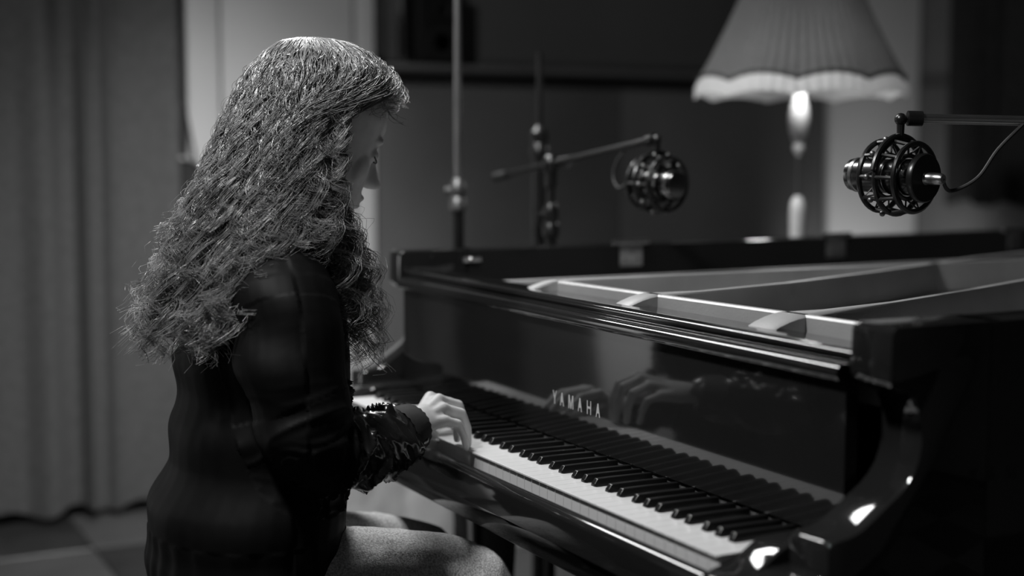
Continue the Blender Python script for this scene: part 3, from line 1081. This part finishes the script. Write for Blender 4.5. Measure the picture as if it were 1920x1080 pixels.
D2 = math.radians
for side in (1, -1):
    K = 1.0 if side > 0 else .45
    # top and back
    for _ in range(int(225 * K)):
        a0 = rng.uniform(62, 180)
        a1 = max(a0, 100) + max(0, (125 - a0)) * rng.uniform(.1, .5)
        clump(side * D2(a0), side * D2(min(a1, 182)), 1.383, rng.uniform(.905, 1.03) if a1 > 120 else rng.uniform(.96, 1.06), rng.uniform(.82, 1.04), 'back', side,
              rng.uniform(.009, .018), rng.uniform(.058, .095), 12, .009)
    # shorter inner layers give body to the sides of the head
    for _ in range(int(70 * K)):
        a0 = rng.uniform(55, 175)
        clump(side * D2(a0), side * D2(max(a0, 85)), 1.38, rng.uniform(1.05, 1.2), rng.uniform(.94, 1.03), 'back', side,
              rng.uniform(.008, .015), rng.uniform(.055, .08), 11, .010)
    # front hair swept from the forehead to the cheek and down over the shoulder
    for _ in range(int(64 * K)):
        a0 = rng.uniform(-6, 62)
        clump(side * D2(a0), side * D2(rng.uniform(88, 110)), 1.381, rng.uniform(.885, 1.0) if side > 0 else rng.uniform(1.0, 1.08), rng.uniform(.88, 1.0), 'front', side,
              rng.uniform(.008, .015), rng.uniform(.055, .08), 11, .011)
# loose curls above the forehead
for _ in range(46):
    a0 = D2(rng.uniform(-25, 55))
    clump(a0, a0 + D2(rng.uniform(-10, 25)), 1.38, rng.uniform(1.265, 1.32), rng.uniform(.93, 1.0), 'back', 1, rng.uniform(.012, .022), rng.uniform(.035, .055), 3, .03)
# frizz over the locks
for _ in range(950):
    side = 1 if rng.random() < .72 else -1
    a0 = rng.uniform(20, 180)
    fr = a0 < 62
    clump(side * D2(a0), side * D2(rng.uniform(88, 108) if fr else max(a0, 104)), 1.384, rng.uniform(.92, 1.25), rng.uniform(.93, 1.05) if not fr else rng.uniform(.9, 1.01), 'front' if fr else 'back', side,
          rng.uniform(.006, .016), rng.uniform(.05, .08), 1, .03, .75)
# flyaways
for _ in range(220):
    side = 1 if rng.random() < .75 else -1
    a0 = side * D2(rng.uniform(0, 180))
    clump(a0, max(abs(a0), D2(118)) * side, 1.384, rng.uniform(.95, 1.3), rng.uniform(1.02, 1.10), 'back', side, rng.uniform(.006, .013), rng.uniform(.04, .07), 1, .05)


def strand_mesh(name, strands):
    Vs, Fs = [], []
    b = 0
    for pts, r in strands:
        P = np.array(pts)
        T = np.gradient(P, axis=0)
        T /= np.linalg.norm(T, axis=1)[:, None] + 1e-9
        ref = np.array((.31, .87, .38))
        N_ = np.cross(T, ref)
        N_ /= np.linalg.norm(N_, axis=1)[:, None] + 1e-9
        B_ = np.cross(T, N_)
        n = len(P)
        taper = np.linspace(1, .35, n)[:, None] * r
        for k in range(3):
            a = 2 * PI * k / 3
            Vs.append(P + (N_ * math.cos(a) + B_ * math.sin(a)) * taper)
        idx = np.arange(n - 1)
        for k in range(3):
            j = (k + 1) % 3
            Fs.append(np.stack([b + k * n + idx, b + j * n + idx, b + j * n + idx + 1, b + k * n + idx + 1], 1))
        b += 3 * n
    V = np.concatenate(Vs)
    Fq = np.concatenate(Fs)
    me = bpy.data.meshes.new(name)
    me.vertices.add(len(V))
    me.vertices.foreach_set('co', V.astype(np.float32).ravel())
    me.loops.add(len(Fq) * 4)
    me.loops.foreach_set('vertex_index', Fq.astype(np.int32).ravel())
    me.polygons.add(len(Fq))
    me.polygons.foreach_set('loop_start', np.arange(0, len(Fq) * 4, 4, dtype=np.int32))
    me.update(calc_edges=True)
    me.polygons.foreach_set('use_smooth', np.ones(len(Fq), bool))
    me.validate()
    return me


hair = link('hair', strand_mesh('hair', strands), M['hair'], person)
hair['kind'] = 'stuff'
# solid dark under layer, put in to block light between the strands
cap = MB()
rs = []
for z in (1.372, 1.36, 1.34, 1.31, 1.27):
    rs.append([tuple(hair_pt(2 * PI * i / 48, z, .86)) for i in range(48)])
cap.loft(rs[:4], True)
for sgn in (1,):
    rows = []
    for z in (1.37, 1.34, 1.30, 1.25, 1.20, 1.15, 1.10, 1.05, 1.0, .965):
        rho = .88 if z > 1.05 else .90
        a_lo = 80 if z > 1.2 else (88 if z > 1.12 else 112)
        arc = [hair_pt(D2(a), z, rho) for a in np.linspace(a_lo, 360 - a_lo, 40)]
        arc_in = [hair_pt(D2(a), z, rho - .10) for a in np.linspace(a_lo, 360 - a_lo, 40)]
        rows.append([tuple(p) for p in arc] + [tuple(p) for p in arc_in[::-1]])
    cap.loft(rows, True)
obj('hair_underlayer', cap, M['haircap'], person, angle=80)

# ------------------------------------------------------------------ floor lamp
LX, LY = -1.094, 1.479
lp = thing('floor_lamp', (LX, LY, 0), 'floor lamp with pleated scalloped fabric shade and turned stem', 'lamp')


def shade_ring(r, z, seg=240, pl=60, amp=.004, th=0.0, scal=0.0, nsc=9):
    out = []
    for i in range(seg):
        a = 2 * PI * i / seg
        rr_ = r + amp * math.cos(pl * a) + amp * .8 * math.cos(7 * a + 1) + th
        zz = z + scal * abs(math.sin(nsc * a / 2)) ** .8
        out.append((LX + rr_ * math.cos(a), LY + rr_ * math.sin(a), zz))
    return out


prof = [(.268, 1.395), (.245, 1.44), (.215, 1.50), (.185, 1.56), (.158, 1.62), (.138, 1.68), (.122, 1.74), (.112, 1.79)]
sm = MB().loft([shade_ring(r, z, scal=.018 * max(0, 1 - k * .6)) for k, (r, z) in enumerate(prof)] + [shade_ring(r, z, th=-.0025, scal=.018 * max(0, 1 - (len(prof) - 1 - k) * .6)) for k, (r, z) in enumerate(prof[::-1])], False)
obj('shade', sm, M['shade'], lp, angle=60)
bandm = MB().loft([shade_ring(.2705, 1.390, amp=.002, scal=.018), shade_ring(.273, 1.396, amp=.002, scal=.018), shade_ring(.2695, 1.402, amp=.002, scal=.018)], False)
obj('shade_band', bandm, M['shadeband'], lp, angle=60)
trm = MB().loft([shade_ring(.270, 1.392, amp=.002, scal=.018), shade_ring(.2755, 1.376, amp=.003, scal=.017), shade_ring(.277, 1.352, amp=.003, scal=.014), shade_ring(.2745, 1.352, amp=.003, scal=.014), shade_ring(.268, 1.392, amp=.002, scal=.018)], False)
obj('scalloped_trim', trm, M['trim'], lp, angle=60)
obj('stem', MB().lathe((LX, LY, 0), [(.006, 1.50), (.012, 1.46), (.012, 1.40), (.018, 1.355), (.024, 1.335), (.0285, 1.31), (.0285, 1.29), (.024, 1.26), (.016, 1.24), (.011, 1.236), (.015, 1.23), (.016, 1.222), (.013, 1.212), (.007, 1.206), (.006, 1.20)][::-1], 24), M['turned'], lp)
obj('thin_rod', MB().lathe((LX, LY, 0), [(.0055, 1.092), (.0055, 1.205)], 12), M['turned_d'], lp)
obj('stem', MB().lathe((LX, LY, 0), [(.010, .84), (.018, .90), (.020, 1.0), (.021, 1.05), (.018, 1.08), (.008, 1.094)], 20), M['turned'], lp)
obj('pole', MB().lathe((LX, LY, 0), [(.018, .03), (.014, .2), (.02, .5), (.014, .8), (.011, .845)], 18), M['turned_d'], lp)
obj('base', MB().lathe((LX, LY, 0), [(.15, 0), (.152, .012), (.12, .03), (.05, .042), (.02, .06)], 32), M['turned_d'], lp)
obj('bulb', MB().lathe((LX, LY, 1.42), [(.012, .02), (.02, .04), (.03, .07), (.03, .09), (.015, .113), (.002, .117)], 16), M['paper'], lp)
ld = bpy.data.lights.new('bulb_light', 'POINT')
ld.energy = 2.7
ld.shadow_soft_size = .03
lo = bpy.data.objects.new('bulb_light', ld)
COL.objects.link(lo)
lo.parent = lp
lo.matrix_parent_inverse = INV[lp.name]
lo.location = (LX + .05, LY - .03, 1.42)

# ------------------------------------------------------------------ microphones and stands


def mic(loc, axis, label, body_len, cable, S=.88):
    """side address condenser in an elastic shock mount; axis points to the capsule end"""
    c = Vector(loc)
    ax = Vector(axis).normalized()
    t = thing('studio_microphone', c, label, 'microphone', 'microphones over the piano')
    b = MB().lathe(c, [(.012, -.052), (.030, -.050), (.0315, -.046), (.0315, .012), (.029, .016), (.0295, .02), (.0295, body_len - .01), (.028, body_len - .002), (.014, body_len)], 28, ax)
    obj('body', b, M['micbody'], t)
    obj('back_plate', MB().lathe(c, [(.040, -.058), (.042, -.055), (.042, -.048), (.040, -.046), (.028, -.046)], 32, ax), M['gear'], t)
    obj('band', MB().lathe(c, [(.0297, body_len - .02), (.0307, body_len - .019), (.0307, body_len - .013), (.0297, body_len - .012)], 28, ax), M['chrome'], t)
    u = Vector((0, 0, 1)) - ax * ax.z
    u.normalize()
    v_ = ax.cross(u)
    for z, Rr in ((-.034, .058), (.0, .064), (.036, .060)):
        obj('mount_ring', MB().torus(c + ax * z, ax, Rr, .0048), M['gear'], t)
    for z in (-.02, .02):
        obj('inner_ring', MB().torus(c + ax * z, ax, .037, .004, 30), M['gear'], t)
    for k in range(10):
        a = 2 * PI * (k + .5) / 10
        d = u * math.cos(a) + v_ * math.sin(a)
        obj('bar', MB().tube([c + d * .058 - ax * .034, c + d * .065, c + d * .060 + ax * .036], .0036, 6), M['gear'], t)
        obj('cord_clip', MB().ball(c + d * .067 + ax * .014, .0052, 8, 6), M['steel'], t)
    for sg in (1, -1):
        zz = []
        for k in range(21):
            a = 2 * PI * k / 20
            d = u * math.cos(a) + v_ * math.sin(a)
            zz.append(c + d * (.059 if k % 2 else .037) + ax * sg * (.032 if k % 2 else .018))
        obj('elastic_cord', MB().tube(zz, .002, 6), M['rubber'], t)
    # yoke up to the clamp
    yk = MB()
    yk.tube([c + (u * math.cos(a) + v_ * math.sin(a)) * .070 for a in [D2(q) for q in range(-80, 81, 8)]], .005, 8)
    obj('yoke', yk, M['gear'], t)
    top = c + u * .066
    obj('swivel', MB().tube([top, top + Vector((0, 0, .03))], [.006, .007], 10).ball(top + Vector((0, 0, .032)), .011, 12, 8), M['gear'], t)
    if cable:
        obj('plug', MB().lathe(c, [(.0075, -.092), (.0095, -.088), (.0105, -.074), (.0105, -.06), (.013, -.056)], 16, ax), M['chrome'], t)
        obj('cable', MB().tube(cr([tuple(c - ax * .09)] + [tuple(p) for p in cable], 6), .0034, 8), M['rubber'], t)
    t.scale = (S, S, S)
    return c + (top + Vector((0, 0, .034)) - c) * S


fw, rt = Vector((-.8876, .4606, 0)), Vector((.4606, .8876, 0))


def stand(name_label, base, pole_top, clutch, boom, extra_mat='gear', low_mat='gear', knob=True, r=.009, rlow=.013, zsplit=1.09):
    t = thing('microphone_stand', (*base, 0), name_label, 'microphone stand')
    bx_, by_ = base
    obj('base', MB().lathe((bx_, by_, 0), [(.105, 0), (.105, .012), (.095, .02), (.03, .026), (.018, .05)], 30), M['gear'], t)
    obj('lower_tube', MB().lathe((bx_, by_, 0), [(rlow, .03), (rlow, zsplit)], 14), M[low_mat], t)
    obj('upper_tube', MB().lathe((bx_, by_, 0), [(r, zsplit - .02), (r, pole_top)], 14), M[extra_mat], t)
    obj('clutch', MB().lathe((bx_, by_, zsplit - .035), [(rlow + .002, 0), (rlow + .006, .004), (rlow + .006, .026), (rlow + .002, .032), (rlow + .004, .04), (rlow + .005, .06), (r + .002, .075)], 16), M['steel' if extra_mat == 'chrome' else 'gear'], t)
    if knob:
        kx = rt * -.03
        obj('knob', MB().tube([(bx_, by_, zsplit + .012), (bx_ + kx.x, by_ + kx.y, zsplit + .012)], [.006, .009], 10), M['steel' if extra_mat == 'chrome' else 'gear'], t)
    if boom:
        a, b_ = Vector(boom[0]), Vector(boom[1])
        d = (b_ - a).normalized()
        obj('boom', MB().tube([a, b_], .0075, 12), M[boom[2]], t)
        obj('boom_end', MB().tube([b_ - d * .02, b_ + d * .002], .0115, 12), M['gear'], t)
        obj('boom_grip', MB().tube([a - d * .002, a + d * .05], .0105, 12), M['rubber'], t)
        q = Vector((bx_, by_, clutch))
        obj('boom_clamp', MB().ball(q, (.020, .020, .024), 14, 8).tube([q - Vector((0, 0, .05)), q], .014, 12), M['gear'], t)
        obj('clamp_knob', MB().tube([q, q + rt * .035 - fw * .02 + Vector((0, 0, .004))], [.008, .013], 10).ball(q + rt * .038 - fw * .022 + Vector((0, 0, .004)), .014, 10, 8), M['steel'], t)
    return t


m1 = Vector((.309, .543, 1.172))
top1 = mic(m1, fw * .80 - rt * .60 + Vector((0, 0, .03)), 'large microphone in a round shock mount nearest the camera at right', .10,
           [(.362, .612, 1.148), (.380, .655, 1.170), (.392, .688, 1.218), (.412, .725, 1.262)])
m2 = Vector((-.408, .577, 1.149))
top2 = mic(m2, rt * .60 - fw * .78 + Vector((0, 0, -.03)), 'smaller microphone in a round shock mount in front of the dark wall', .07,
           [(-.520, .548, 1.136), (-.548, .550, 1.160), (-.545, .556, 1.195), (-.525, .566, 1.222)])
d1 = Vector((.084, .161, -.004)).normalized()
stand('chrome boom stand reaching in from the right edge to hold the nearest microphone', tuple((top1 + d1 * 1.5)[:2]), (top1 + d1 * 1.5).z + .01, (top1 + d1 * 1.5).z, (top1 + d1 * 1.75, top1 + d1 * .012, 'chrome'))
tl = Vector((-1.0, .522, 1.153))
db = (tl - top2)
q2 = top2 + db * .62
stand('black boom stand behind the piano carrying the smaller microphone', (q2.x, q2.y), q2.z - .01, q2.z, (tl, top2 + db.normalized() * .012, 'gear'), zsplit=1.06)
stand('tall thin black stand just behind the boom stand', (-1.1, .691), 1.45, 0, None, zsplit=1.235, knob=False, r=.008, rlow=.017)
stand('pale chrome stand pole between the pianist and the boom stand', (-1.05, .448), 1.95, 0, None, extra_mat='chrome', zsplit=1.11, r=.008, rlow=.014)

# unseen uplight, added behind the piano to brighten the pilaster
ul = thing('added_uplight', (-2.35, 3.05, 0), 'small black uplight added out of view to light the pilaster', 'lamp')
obj('housing', MB().lathe((-2.35, 3.05, 0), [(.07, 0), (.075, .01), (.06, .03), (.055, .14), (.065, .16), (.06, .16), (.05, .13), (.01, .12)], 24), M['gear'], ul)
sd_ = bpy.data.lights.new('added_uplight_spot', 'SPOT')
sd_.energy = 21
sd_.spot_size = 1.5
sd_.spot_blend = .8
sd_.shadow_soft_size = .04
so = bpy.data.objects.new('added_uplight_spot', sd_)
COL.objects.link(so)
so.parent = ul
so.matrix_parent_inverse = INV[ul.name]
so.location = (-2.35, 3.05, .17)
so.rotation_euler = (Vector((-2.92, 3.38, .75)) - Vector((-2.35, 3.05, .17))).to_track_quat('-Z', 'Y').to_euler()
